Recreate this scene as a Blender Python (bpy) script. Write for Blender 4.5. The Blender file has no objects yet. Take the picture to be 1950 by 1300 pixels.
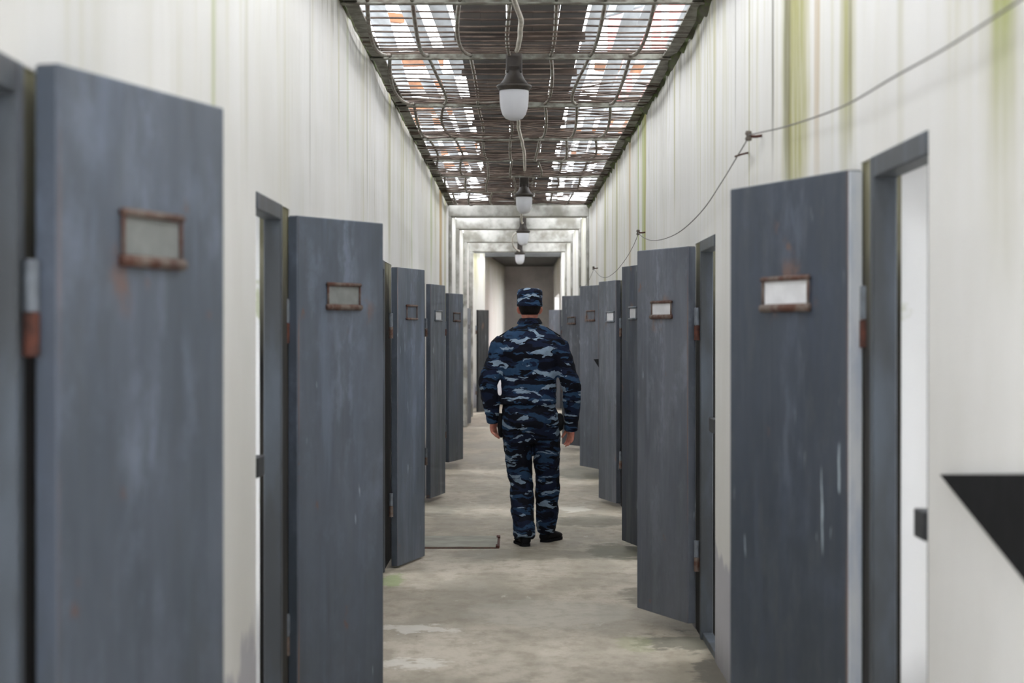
import bpy, bmesh, math, random
from mathutils import Vector, Matrix, noise
random.seed(7)
C = bpy.context.scene.collection
F = 3500.0            # focal length in pixels of the 1950 px frame
VX, VY = 981.0, 632.0 # vanishing point of the corridor
EYE = 1.5
XL, XR = -0.82, 0.91  # corridor wall faces
# ---------------------------------------------------------------- camera, world, exposure
cd = bpy.data.cameras.new('camera'); cam = bpy.data.objects.new('camera', cd); C.objects.link(cam)
bpy.context.scene.camera = cam
cd.sensor_width = 36.0; cd.lens = 36.0 * F / 1950.0
cam.location = (0, 0, EYE)
cam.rotation_euler = (math.radians(90) - math.atan((650 - VY) / F), 0, math.atan((VX - 975) / F))
cd.dof.use_dof = True; cd.dof.focus_distance = 12.4; cd.dof.aperture_fstop = 4.0
cd.clip_end = 300
w = bpy.data.worlds.new('overcast_sky'); bpy.context.scene.world = w; w.use_nodes = True
bgn = w.node_tree.nodes['Background']; bgn.inputs[0].default_value = (0.93, 0.96, 1.0, 1); bgn.inputs[1].default_value = 8.4
vs = bpy.context.scene.view_settings
bpy.context.scene.display_settings.display_device = 'sRGB'
vs.view_transform = 'Standard'; vs.look = 'None'; vs.gamma = 1; vs.use_curve_mapping = False; vs.exposure = 0.0

# ---------------------------------------------------------------- helpers
def D2P(px, py, Y):
    return Vector(((px - VX) / F * Y, Y, EYE + (VY - py) / F * Y))
class NT:
    def __init__(s, name):
        s.m = bpy.data.materials.new(name); s.m.use_nodes = True; s.t = s.m.node_tree
        s.b = s.t.nodes['Principled BSDF']
        s.tc = s.t.nodes.new('ShaderNodeTexCoord')
        s.sep = s.t.nodes.new('ShaderNodeSeparateXYZ'); s.t.links.new(s.tc.outputs['Object'], s.sep.inputs[0])
        s.vec = s.tc.outputs['Object']; s.X, s.Y, s.Z = s.sep.outputs
    def put(s, sock, v):
        if isinstance(v, (int, float)): sock.default_value = v
        elif isinstance(v, (tuple, list)):
            sock.default_value = tuple(v) + ((1,) if len(v) == 3 and len(sock.default_value) == 4 else ())
        else: s.t.links.new(v, sock)
    def math(s, op, a, b=0.0, clamp=False):
        n = s.t.nodes.new('ShaderNodeMath'); n.operation = op; n.use_clamp = clamp
        s.put(n.inputs[0], a); s.put(n.inputs[1], b); return n.outputs[0]
    def rng(s, v, a, b, c=0.0, d=1.0, smooth=True):
        n = s.t.nodes.new('ShaderNodeMapRange'); n.interpolation_type = 'SMOOTHSTEP' if smooth else 'LINEAR'
        s.put(n.inputs[0], v)
        for i, q in enumerate((a, b, c, d)): s.put(n.inputs[i + 1], q)
        return n.outputs[0]
    def comb(s, x, y, z):
        n = s.t.nodes.new('ShaderNodeCombineXYZ')
        for i, q in enumerate((x, y, z)): s.put(n.inputs[i], q)
        return n.outputs[0]
    def scaled(s, x, y, z, off=None):
        n = s.t.nodes.new('ShaderNodeMapping'); s.put(n.inputs[0], s.vec); n.inputs['Scale'].default_value = (x, y, z)
        if off is not None: s.put(n.inputs['Location'], off)
        return n.outputs[0]
    def noise(s, vec, scale, detail=4.0, rough=0.55, dist=0.0):
        n = s.t.nodes.new('ShaderNodeTexNoise'); s.put(n.inputs['Vector'], vec); n.inputs['Scale'].default_value = scale
        n.inputs['Detail'].default_value = detail; n.inputs['Roughness'].default_value = rough; n.inputs['Distortion'].default_value = dist
        return n.outputs[0]
    def mix(s, f, a, b):
        n = s.t.nodes.new('ShaderNodeMix'); n.data_type = 'RGBA'; s.put(n.inputs[0], f); s.put(n.inputs[6], a); s.put(n.inputs[7], b)
        return n.outputs[2]
    def ramp(s, f, stops, const=False):
        n = s.t.nodes.new('ShaderNodeValToRGB'); s.put(n.inputs[0], f); e = n.color_ramp.elements
        n.color_ramp.interpolation = 'CONSTANT' if const else 'LINEAR'
        while len(e) < len(stops): e.new(0.5)
        for k, (p, c) in enumerate(stops): e[k].position = p; e[k].color = tuple(c) + (1,)
        return n.outputs[0]
    def rnd(s, a=37.0):
        n = s.t.nodes.new('ShaderNodeObjectInfo'); v = s.math('MULTIPLY', n.outputs['Random'], a)
        return s.comb(v, v, v), n.outputs['Random']
    def bump(s, h, strength=0.3, dist=0.01):
        n = s.t.nodes.new('ShaderNodeBump'); s.put(n.inputs['Height'], h); n.inputs['Strength'].default_value = strength
        n.inputs['Distance'].default_value = dist; s.t.links.new(n.outputs[0], s.b.inputs['Normal'])
    def done(s, col, rough=0.7, metal=0.0, **k):
        s.put(s.b.inputs['Base Color'], col); s.put(s.b.inputs['Roughness'], rough); s.put(s.b.inputs['Metallic'], metal)
        for a, v in k.items(): s.put(s.b.inputs[a], v)
        return s.m
def lin(r, g, b):
    f = lambda c: (c / 255 / 12.92) if c / 255 <= 0.04045 else ((c / 255 + 0.055) / 1.055) ** 2.4
    return (f(r), f(g), f(b))
def simple(name, c, rough=0.6, metal=0.0, var=0.25, sc=9.0, c2=None, bump=0.0, stretch=(1, 1, 1)):
    n = NT(name); f = n.noise(n.scaled(*stretch), sc, 5)
    c2 = c2 or tuple(q * (1 - var) for q in c)
    if bump: n.bump(f, bump, 0.005)
    return n.done(n.mix(n.rng(f, 0.35, 0.65), c, c2), rough, metal)
def obj(name, bm, mat, parent=None, smooth=False, kind=None, bevel=0.0):
    me = bpy.data.meshes.new(name)
    bmesh.ops.recalc_face_normals(bm, faces=bm.faces)
    bm.to_mesh(me); bm.free()
    if smooth:
        for p in me.polygons: p.use_smooth = True
    if mat: me.materials.append(mat)
    o = bpy.data.objects.new(name, me); C.objects.link(o); o.parent = parent
    if kind: o['kind'] = kind
    if bevel:
        m = o.modifiers.new('bevel', 'BEVEL'); m.width = bevel; m.segments = 2; m.limit_method = 'ANGLE'
    return o
def tag(o, label, cat, group=None, kind=None):
    o['label'] = label; o['category'] = cat
    if group: o['group'] = group
    if kind: o['kind'] = kind
    return o
def empty(name, loc, rz=0.0):
    o = bpy.data.objects.new(name, None); C.objects.link(o); o.location = loc; o.rotation_euler = (0, 0, rz); o.empty_display_size = 0.1
    return o
def box(bm, a, b, M=None):
    x0, x1 = sorted((a[0], b[0])); y0, y1 = sorted((a[1], b[1])); z0, z1 = sorted((a[2], b[2]))
    v = [bm.verts.new((x, y, z)) for z in (z0, z1) for x, y in ((x0, y0), (x1, y0), (x1, y1), (x0, y1))]
    if M:
        for q in v: q.co = M @ q.co
    for f in ((0, 3, 2, 1), (4, 5, 6, 7), (0, 1, 5, 4), (1, 2, 6, 5), (2, 3, 7, 6), (3, 0, 4, 7)): bm.faces.new([v[i] for i in f])
def tube(bm, pts, r, seg=6):
    pts = [Vector(p) for p in pts]; rings = []
    up = Vector((0, 0, 1))
    for i, p in enumerate(pts):
        d = (pts[min(i + 1, len(pts) - 1)] - pts[max(i - 1, 0)]).normalized()
        a = d.cross(up)
        if a.length < 0.1: a = d.cross(Vector((1, 0, 0)))
        a.normalize(); b = d.cross(a).normalized()
        rr = r[i] if isinstance(r, (list, tuple)) else r
        rings.append([bm.verts.new(p + (a * math.cos(t) + b * math.sin(t)) * rr) for t in [2 * math.pi * k / seg for k in range(seg)]])
    for i in range(len(rings) - 1):
        for k in range(seg):
            bm.faces.new((rings[i][k], rings[i][(k + 1) % seg], rings[i + 1][(k + 1) % seg], rings[i + 1][k]))
    bm.faces.new(rings[0]); bm.faces.new(rings[-1][::-1])
def lathe(bm, prof, seg=32, c=(0, 0, 0)):
    rings = []
    for r, z in prof:
        if r < 1e-5: rings.append([bm.verts.new((c[0], c[1], c[2] + z))])
        else: rings.append([bm.verts.new((c[0] + r * math.cos(2 * math.pi * k / seg), c[1] + r * math.sin(2 * math.pi * k / seg), c[2] + z)) for k in range(seg)])
    for A, B in zip(rings, rings[1:]):
        if len(A) == 1 and len(B) == 1: continue
        for k in range(seg):
            j = (k + 1) % seg
            if len(A) == 1: bm.faces.new((A[0], B[k], B[j]))
            elif len(B) == 1: bm.faces.new((A[k], A[j], B[0]))
            else: bm.faces.new((A[k], A[j], B[j], B[k]))
def catmull(P, n=8):
    P = [Vector(p) for p in P]; out = []
    for i in range(len(P) - 1):
        a, b, c, d = P[max(i - 1, 0)], P[i], P[i + 1], P[min(i + 2, len(P) - 1)]
        for k in range(n):
            t = k / n
            out.append(0.5 * ((2 * b) + (c - a) * t + (2 * a - 5 * b + 4 * c - d) * t * t + (3 * b - a - 3 * c + d) * t ** 3))
    out.append(P[-1]); return out
NB = bmesh.new

# ---------------------------------------------------------------- materials
def wall_material(name, bands, green, base=(0.70, 0.688, 0.668)):
    """old whitewash: vertical run-off streaks, algae near the top, a worn grey dado"""
    n = NT(name)
    st = n.noise(n.scaled(1, 1, 0.05), 9, 5, 0.65, .15); st2 = n.noise(n.scaled(1, 1, 0.07), 30, 4, 0.65, .1)
    bl = n.noise(n.scaled(1, 1, 0.45), 1.3, 4, 0.6); pa = n.noise(n.scaled(1, 1, 0.3, (4, 9, 2)), .9, 3, 0.6); pb = n.noise(n.scaled(1, 1, .25, (1, 5, 2)), 2.1, 3)
    col = n.mix(n.rng(bl, 0.35, 0.7), base, tuple(c * k for c, k in zip(base, (0.90, 0.895, 0.87))))
    far = n.rng(n.Y, 7, 20, .5, 1.0); nf = n.rng(n.Y, 5.5, 12, .2, 1.0)
    top = n.rng(n.math('ADD', n.Z, n.math('MULTIPLY', pb, 1.6)), 2.3, 3.7)
    g = n.math('MULTIPLY', n.math('MULTIPLY', n.rng(st, 0.46, 0.68), top), n.math('MULTIPLY', n.math('MULTIPLY', n.rng(pa, .36, .62), far), green))
    col = n.mix(n.math('MULTIPLY', g, 1.25, True), col, lin(168, 162, 92))
    g2 = n.math('MULTIPLY', n.math('MULTIPLY', n.rng(st2, 0.50, 0.70), top), n.math('MULTIPLY', n.rng(pa, .62, .38), n.math('MULTIPLY', nf, .4)))
    col = n.mix(g2, col, lin(176, 164, 136))
    d = n.math('MULTIPLY', n.math('MULTIPLY', n.rng(st2, 0.58, 0.72), n.rng(n.math('ADD', n.Z, n.math('MULTIPLY', pb, 1.5)), 2.6, 3.8)), n.math('MULTIPLY', n.rng(pb, .4, .6), nf))
    col = n.mix(d, col, lin(104, 98, 76))
    edge = n.math('MULTIPLY', n.rng(n.math('ADD', n.Z, n.math('MULTIPLY', st2, 0.5)), 3.12, 3.34), 0.7)
    col = n.mix(edge, col, lin(86, 84, 62))
    warp = n.math('MULTIPLY', n.math('SUBTRACT', n.noise(n.scaled(1, 1, 0.6), 2.3, 3), 0.5), 0.5)
    for y0, hw, c, zt, zb, s in bands:
        a = n.math('ABSOLUTE', n.math('SUBTRACT', n.math('ADD', n.Y, n.math('MULTIPLY', warp, hw * 2.2)), y0))
        m = n.rng(a, hw * 0.35, hw, 1, 0)
        m = n.math('MULTIPLY', m, n.rng(n.math('ADD', n.Z, warp), zb - 0.15, zb + 0.35))
        m = n.math('MULTIPLY', m, n.rng(st2, 0.35, 0.6, 0.65, 1.0))
        col = n.mix(n.math('MULTIPLY', m, s), col, c)
    dado = n.rng(n.math('ADD', n.Z, n.math('MULTIPLY', n.math('SUBTRACT', n.noise(n.scaled(1, 1, 1), 2.2, 3), 0.5), 0.5)), 0.50, 0.56, 1, 0)
    col = n.mix(n.math('MULTIPLY', dado, 0.75), col, lin(158, 157, 166))
    grime = n.rng(n.math('ADD', n.Z, n.math('MULTIPLY', st2, 0.3)), 0.1, 0.35, 0.5, 0)
    col = n.mix(grime, col, lin(100, 94, 84))
    # the inside of the doorways and cells gets a whiter base colour
    inn = n.math('GREATER_THAN', n.math('ABSOLUTE', n.math('SUBTRACT', n.X, (XL + XR) / 2)), (XR - XL) / 2 + .004)
    wv = n.rng(n.math('ADD', n.Z, n.math('MULTIPLY', bl, 0.6)), .80, .95, 1, 0)
    white = n.mix(n.math('MULTIPLY', wv, .5), (.90, .90, .90), lin(150, 150, 152))
    white = n.mix(n.math('MULTIPLY', n.rng(n.noise(n.vec, 6, 4), .62, .7), .6), white, lin(170, 176, 120))
    col = n.mix(inn, col, white)
    n.bump(n.noise(n.vec, 22, 6), 0.12, 0.01)
    return n.done(col, 0.85)
OL, GR, BR, DK = lin(150, 146, 82), lin(140, 156, 40), lin(168, 140, 84), lin(92, 88, 70)
M_wallR = wall_material('plaster_right', [
    (3.43, 0.10, lin(146, 158, 36), 3, 1.9, 1.0), (3.44, 0.16, OL, 3, 1.65, 0.4), (4.35, 0.05, OL, 3, 1.95, .35), (5.05, 0.16, OL, 3, 1.9, 0.8), (5.0, .03, DK, 3, 2.0, .5),
    (5.55, 0.07, BR, 3, 1.9, 0.6), (5.98, 0.36, OL, 3, 1.8, 0.95), (6.15, 0.10, DK, 3, 1.9, 0.7), (6.5, 0.04, DK, 3, 2.05, 0.8), (7.15, 0.03, OL, 3, 1.9, 0.9), (7.6, .02, DK, 3, 2.3, .7),
    (12.9, 0.14, BR, 3, 1.7, 0.7), (13.6, 0.08, GR, 3, 1.7, 0.8), (10.5, .06, OL, 3, 2.1, .6), (13.0, .25, GR, 3, 1.5, .6), (14.6, .2, BR, 3, 1.8, .6), (16.5, 0.2, OL, 3, 1.6, 0.7), (18.6, .3, OL, 3, 1.6, .7), (20.5, 0.12, BR, 3, 1.9, 0.6), (25, .2, OL, 3, 1.8, .5), (30, .3, DK, 3, 1.5, .4)], 0.95)
M_wallL = wall_material('plaster_left', [
    (5.0, 0.05, GR, 3, 1.95, 0.45), (5.6, 0.06, OL, 3, 1.95, 0.25), (10.2, 0.05, DK, 3, 2.2, 0.4), (7.35, .02, DK, 3, 2.0, .5), (9.0, 0.08, GR, 3, 2.2, 0.3),
    (12.0, 0.15, OL, 3, 2.0, 0.6), (14.6, 0.12, GR, 3, 1.9, 0.4), (20.2, 0.5, BR, 3, 1.5, 0.95), (21.5, .3, OL, 3, 1.3, .7), (18, .3, GR, 3, 2, .5), (23.3, 0.12, DK, 3, 1.6, 0.6), (31, 0.4, OL, 3, 1.5, 0.6), (35, .7, OL, 3, 1.5, .4)], 0.75)
M_beam = simple('whitewashed_beam', (0.50, 0.49, 0.46), 0.85, 0, 0.35, 4.0, (.22, .21, .18), bump=0.2)
M_far = simple('dim_plaster', (0.5, 0.475, 0.46), 0.9, 0, 0.3, 1.4, bump=0.2)
M_farceil = simple('dark_concrete', (0.05, 0.05, 0.048), 0.9, 0, 0.3, 2)  # near-black base colour for the far ceiling and header

def floor_material():
    n = NT('worn_concrete')
    a = n.noise(n.scaled(1.0, 0.5, 1), 1.6, 6, 0.6); b = n.noise(n.scaled(1, 0.6, 1), 9, 5, 0.65); c = n.noise(n.vec, 60, 4, 0.6)
    col = n.mix(n.rng(a, 0.38, 0.62), lin(150, 141, 124), lin(186, 176, 160))
    col = n.mix(n.math('MULTIPLY', n.rng(b, 0.42, 0.7), 0.5), col, lin(124, 112, 92))
    col = n.mix(n.math('MULTIPLY', n.rng(c, 0.5, 0.75), 0.25), col, lin(96, 88, 78))
    col = n.mix(n.math('MULTIPLY', n.rng(n.noise(n.scaled(1.3, 0.35, 1), 4.3, 5, 0.7), 0.63, 0.74), 0.7), col, lin(206, 202, 190))
    sp = n.noise(n.scaled(1, .5, 1), 22, 5, 0.75)
    col = n.mix(n.math('MULTIPLY', n.rng(sp, 0.68, 0.72), 0.7), col, lin(60, 52, 44))
    wx = n.math('MULTIPLY', n.math('SUBTRACT', n.noise(n.vec, 6, 6, .7), 0.5), 0.4)
    wy = n.math('MULTIPLY', n.math('SUBTRACT', n.noise(n.scaled(1, 1, 1, (5, 3, 1)), 5, 6, .7), 0.5), 1.0)
    for x, y, rx, ry, cc, s in ((0.78, 8.9, 0.22, 0.25, lin(82, 82, 68), 0.7), (0.58, 8.85, 0.10, 0.25, lin(140, 144, 100), 0.35), (0.72, 12.6, 0.25, 0.5, lin(88, 88, 70), 0.7), (0.8, 10.4, 0.2, 0.4, lin(90, 86, 72), 0.6),
                                (0.6, 14.6, 0.3, 0.5, lin(96, 94, 80), 0.6), (0.7, 19.5, 0.3, 0.9, lin(90, 90, 78), 0.6), (-0.7, 15.5, 0.25, 0.6, lin(100, 98, 86), 0.5), (0.1, 12.4, 0.6, 0.35, lin(112, 108, 94), 0.45),
                                (-0.5, 9.3, 0.22, .12, lin(214, 210, 200), .6), (-.45, 8.3, .15, .12, lin(214, 210, 200), .6), (-0.76, 11.1, 0.08, 0.3, lin(120, 140, 84), 0.6), (0.9, 8.0, 0.12, 0.5, lin(70, 66, 58), 0.7), (.5, 15.6, .15, .3, lin(205, 200, 186), .6), (0.2, 9.8, .5, .5, lin(176, 172, 160), .4)):
        dx = n.math('DIVIDE', n.math('ADD', n.math('SUBTRACT', n.X, x), wx), rx)
        dy = n.math('DIVIDE', n.math('ADD', n.math('SUBTRACT', n.Y, y), wy), ry)
        r = n.math('ADD', n.math('MULTIPLY', dx, dx), n.math('MULTIPLY', dy, dy))
        col = n.mix(n.math('MULTIPLY', n.rng(r, 0.5, 1.1, 1, 0), s), col, cc)
    n.bump(n.math('ADD', b, n.math('MULTIPLY', c, 0.3)), 0.25, 0.01)
    return n.done(col, n.rng(a, 0.3, 0.7, 0.55, 0.85))
M_floor = floor_material()

def door_material(name, base, dark, wear):
    n = NT(name); off, rn = n.rnd()
    st = n.noise(n.scaled(1, 1, 0.12, off), 9, 5, 0.6); st2 = n.noise(n.scaled(1, 1, 0.06, off), 26, 4, 0.6)
    bl = n.noise(n.scaled(1, 1, 0.5, off), 2.2, 4)
    col = n.mix(n.rng(n.math('ADD', bl, n.math('MULTIPLY', st, 0.5)), 0.55, 0.95), base, dark)
    cl = n.noise(n.scaled(1, 1, 0.7, off), 5, 6, 0.7); cl2 = n.noise(n.scaled(1, 1, .35, off), 14, 5, .7)
    col = n.mix(n.math('MULTIPLY', n.rng(st, 0.52, 0.72), 0.55), col, wear)
    col = n.mix(n.math('MULTIPLY', n.rng(cl, 0.5, 0.72), 0.55), col, wear)
    col = n.mix(n.math('MULTIPLY', n.rng(cl2, 0.5, 0.7), 0.35), col, lin(78, 82, 84))
    col = n.mix(n.math('MULTIPLY', n.rng(n.Z, .1, 1.3, .45, 0), n.rng(cl, .3, .6)), col, lin(66, 72, 76))
    xd = n.rng(n.math('ABSOLUTE', n.math('SUBTRACT', n.X, .31)), .02, .12, 1, 0)
    dr = n.math('MULTIPLY', n.math('MULTIPLY', xd, n.rng(n.Z, .5, 1.5)), n.rng(cl2, .46, .66))
    col = n.mix(n.math('MULTIPLY', dr, .5), col, tuple(c * 1.35 for c in wear))
    col = n.mix(n.math('MULTIPLY', n.rng(st2, 0.58, 0.75), 0.3), col, lin(60, 62, 66))
    f1 = n.noise(n.scaled(1, 1, 0.10, off), 42, 2, 0.5); f2 = n.noise(n.scaled(1, 1, 0.6, off), 3.1, 2)
    col = n.mix(n.math('MULTIPLY', n.math('MULTIPLY', n.rng(f1, 0.68, 0.71), n.rng(f2, 0.52, 0.60)), 0.75), col, lin(170, 182, 190))
    rs = n.noise(n.scaled(1, 1, 0.8, off), 7, 4, 0.6)
    col = n.mix(n.math('MULTIPLY', n.rng(rs, 0.68, 0.76), 0.7), col, lin(112, 78, 58))
    dz = n.math('MULTIPLY', n.math('SUBTRACT', n.Z, 1.60), 1.6); dx = n.math('SUBTRACT', n.X, .33)
    rr = n.math('ADD', n.math('MULTIPLY', dz, dz), n.math('MULTIPLY', dx, dx))
    col = n.mix(n.math('MULTIPLY', n.math('MULTIPLY', n.rng(rr, .010, .035, 1, 0), n.rng(rs, .54, .66)), .6), col, lin(118, 84, 62))
    ed = n.math('MULTIPLY', n.rng(n.math('ABSOLUTE', n.math('SUBTRACT', n.X, .006)), 0.002, 0.006, 1, 0), n.rng(st2, 0.4, 0.6))
    col = n.mix(n.math('MULTIPLY', ed, 0.6), col, lin(122, 96, 82))
    n.bump(n.math('ADD', bl, n.math('MULTIPLY', st2, 0.2)), 0.15, 0.01)
    return n.done(col, n.rng(st, 0.3, 0.7, 0.38, 0.6), 0.0, **{'Specular IOR Level': 0.4})
M_doorL = door_material('blue_grey_door_paint', lin(88, 95, 107), lin(70, 77, 86), lin(112, 121, 138))
M_doorR = door_material('slate_door_paint', lin(93, 97, 107), lin(72, 77, 86), lin(124, 129, 140))
M_doorRd = door_material('dark_slate_door_paint', lin(56, 63, 75), lin(44, 51, 62), lin(72, 80, 96))
M_doorShade = door_material('weathered_shaded_paint', lin(24, 27, 28), lin(15, 18, 19), lin(30, 34, 35))  # for the leaf in shade; that shade is put into the near-black colour
M_frame = simple('frame_paint', lin(74, 82, 92), 0.5, 0, 0.35, 6, lin(52, 56, 60), 0.1, (1, 1, .3))
def gap_shade_mat():  # hinge-gap shade put into the colour, dirty plaster higher up
    n = NT('shaded_dirty_plaster'); f = n.noise(n.scaled(1, 1, .4), 5, 5)
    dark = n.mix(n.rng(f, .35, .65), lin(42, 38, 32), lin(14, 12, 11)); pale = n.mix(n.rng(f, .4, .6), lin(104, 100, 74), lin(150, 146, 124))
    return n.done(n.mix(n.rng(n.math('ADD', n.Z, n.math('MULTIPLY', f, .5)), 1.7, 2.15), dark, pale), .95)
M_gapshade = gap_shade_mat()
M_rust = simple('rust', lin(92, 52, 40), 0.85, 0.1, 0.5, 30, lin(58, 34, 28), 0.3)
M_rustmetal = simple('rusty_bar', lin(110, 98, 90), 0.7, 0.2, 0.5, 26, lin(80, 48, 36), 0.3)
M_hinge = simple('painted_hinge', lin(112, 118, 126), 0.5, 0.2, 0.3, 30)
M_cardW = simple('white_card', lin(214, 214, 216), 0.8, 0, 0.12, 14)
M_cardG = simple('grey_card', lin(128, 130, 128), 0.8, 0, 0.2, 14)
M_cardD = simple('grey_plate', lin(100, 105, 112), 0.7, 0, 0.2, 14)
M_black = simple('matt_black_paint', (0.010, 0.010, 0.011), 0.95, 0, 0.3, 12); M_black.node_tree.nodes['Principled BSDF'].inputs['Specular IOR Level'].default_value = .15
M_strike = simple('black_steel', (0.03, 0.032, 0.035), 0.5, 0.3, 0.3, 20)
M_edge = simple('worn_white_edge', lin(164, 172, 186), 0.7, 0, 0.3, 12, lin(196, 198, 200), 0.1, (1, 1, .25))
M_bar = simple('grate_steel', lin(132, 132, 122), 0.65, 0.15, 0.4, 14, lin(86, 80, 70), 0.25)
M_rod = simple('grate_rod', lin(122, 122, 112), 0.65, 0.15, 0.4, 18, lin(90, 74, 62), 0.2)
M_wire = simple('rusty_wire', lin(98, 84, 74), 0.75, 0.1, 0.4, 7, lin(58, 46, 40))
M_plank = simple('dark_old_wood', lin(58, 45, 35), 0.85, 0, 0.5, 6, lin(22, 18, 15), 0.3, (.3, 1.4, 1))
M_slat = simple('weathered_grey_wood', lin(140, 144, 146), 0.85, 0, 0.3, 5, lin(104, 106, 106), 0.2, (1, .2, 1))
M_rafter = simple('brown_rafter_wood', lin(128, 86, 58), 0.85, 0, 0.4, 5, lin(92, 64, 46), 0.2)
M_moss = simple('moss_and_soot', lin(66, 62, 48), 1.0, 0, 0.4, 16, lin(70, 84, 34), 0.6)
M_housing = simple('lamp_housing', lin(56, 50, 44), 0.55, 0.3, 0.4, 20, lin(38, 32, 28), 0.2)
M_cable = simple('cable_sheath', lin(176, 170, 158), 0.6, 0, 0.3, 18)
M_thinwire = simple('thin_wire', lin(104, 100, 96), 0.6, 0.2, 0.2, 18)
M_insul = simple('insulator', lin(92, 82, 72), 0.5, 0, 0.3, 30)
M_slab = simple('cover_slab', lin(160, 158, 146), 0.8, 0, 0.15, 5, lin(140, 138, 126), 0.2)
M_redwall = simple('red_render', lin(210, 96, 92), 0.85, 0, 0.15, 1)
M_winfr = simple('white_window_frame', lin(230, 230, 228), 0.6, 0, 0.05, 3)
M_glassd = simple('dark_window', lin(70, 76, 84), 0.15, 0, 0.2, 1)
def glass_mat():
    n = NT('frosted_lamp_glass'); t = n.t
    n.done(lin(214, 214, 216), 0.25, 0)
    tr = t.nodes.new('ShaderNodeBsdfTranslucent'); tr.inputs[0].default_value = (0.9, 0.9, 0.92, 1)
    mx = t.nodes.new('ShaderNodeMixShader'); mx.inputs[0].default_value = 0.5
    t.links.new(n.b.outputs[0], mx.inputs[1]); t.links.new(tr.outputs[0], mx.inputs[2]); t.links.new(mx.outputs[0], t.nodes['Material Output'].inputs[0])
    return n.m
M_glass = glass_mat()
def camo_material(name, seed, dk=1.0, sc=1.0):
    n = NT(name); of = (seed, seed * 1.7, seed * .6)
    wv = n.noise(n.scaled(1, 1, 1, of), 7, 3)
    v = n.comb(n.math('MULTIPLY', n.math('ADD', n.X, n.math('MULTIPLY', n.Z, 0.45)), 0.55), n.math('MULTIPLY', n.Y, .6), n.math('ADD', n.math('MULTIPLY', n.Z, 2.1), n.math('MULTIPLY', wv, 0.16)))
    def nz(scale, o, d=2.2, r=.5):
        mp = n.t.nodes.new('ShaderNodeMapping'); n.put(mp.inputs[0], v); mp.inputs['Location'].default_value = tuple(o + q for q in of)
        return n.noise(mp.outputs[0], scale * sc, d, r, 0.5)
    k = lambda c: tuple(q * dk for q in c)
    col = n.mix(n.math('GREATER_THAN', nz(7.5, 0), 0.50), k(lin(12, 15, 28)), k(lin(24, 33, 56)))
    col = n.mix(n.math('GREATER_THAN', nz(8.5, 11, 3), 0.55), col, k(lin(44, 70, 100)))
    col = n.mix(n.math('GREATER_THAN', nz(10, 31, 3), 0.585), col, k(lin(10, 12, 22)))
    col = n.mix(n.math('GREATER_THAN', nz(11, 57, 3), 0.60), col, k(lin(142, 162, 182)))
    fb = n.noise(n.vec, 30, 3); n.bump(fb, 0.15, 0.004)
    return n.done(n.mix(n.math('MULTIPLY', n.rng(fb, .4, .7), .2), col, k(lin(12, 15, 24))), 0.85, 0, **{'Specular IOR Level': 0.2})
M_camo = camo_material('camouflage_jacket', 0.3); M_camo2 = camo_material('camouflage_trousers', 4.1, .68); M_camo3 = camo_material('camouflage_cap', 2.6, 1.2, 1.5)
M_skin = simple('skin', lin(206, 140, 118), 0.55, 0, 0.12, 25, lin(186, 112, 96))
M_hair = simple('dark_hair', lin(22, 17, 16), 0.7, 0, 0.4, 60, bump=0.5, stretch=(1, 1, .3))
M_shoe = simple('black_leather', lin(15, 15, 18), 0.65, 0, 0.2, 20)
for m_ in (M_shoe, M_hair): m_.node_tree.nodes['Principled BSDF'].inputs['Specular IOR Level'].default_value = .15
M_eye = simple('eye', lin(220, 216, 210), 0.3, 0, .05, 4)

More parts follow.
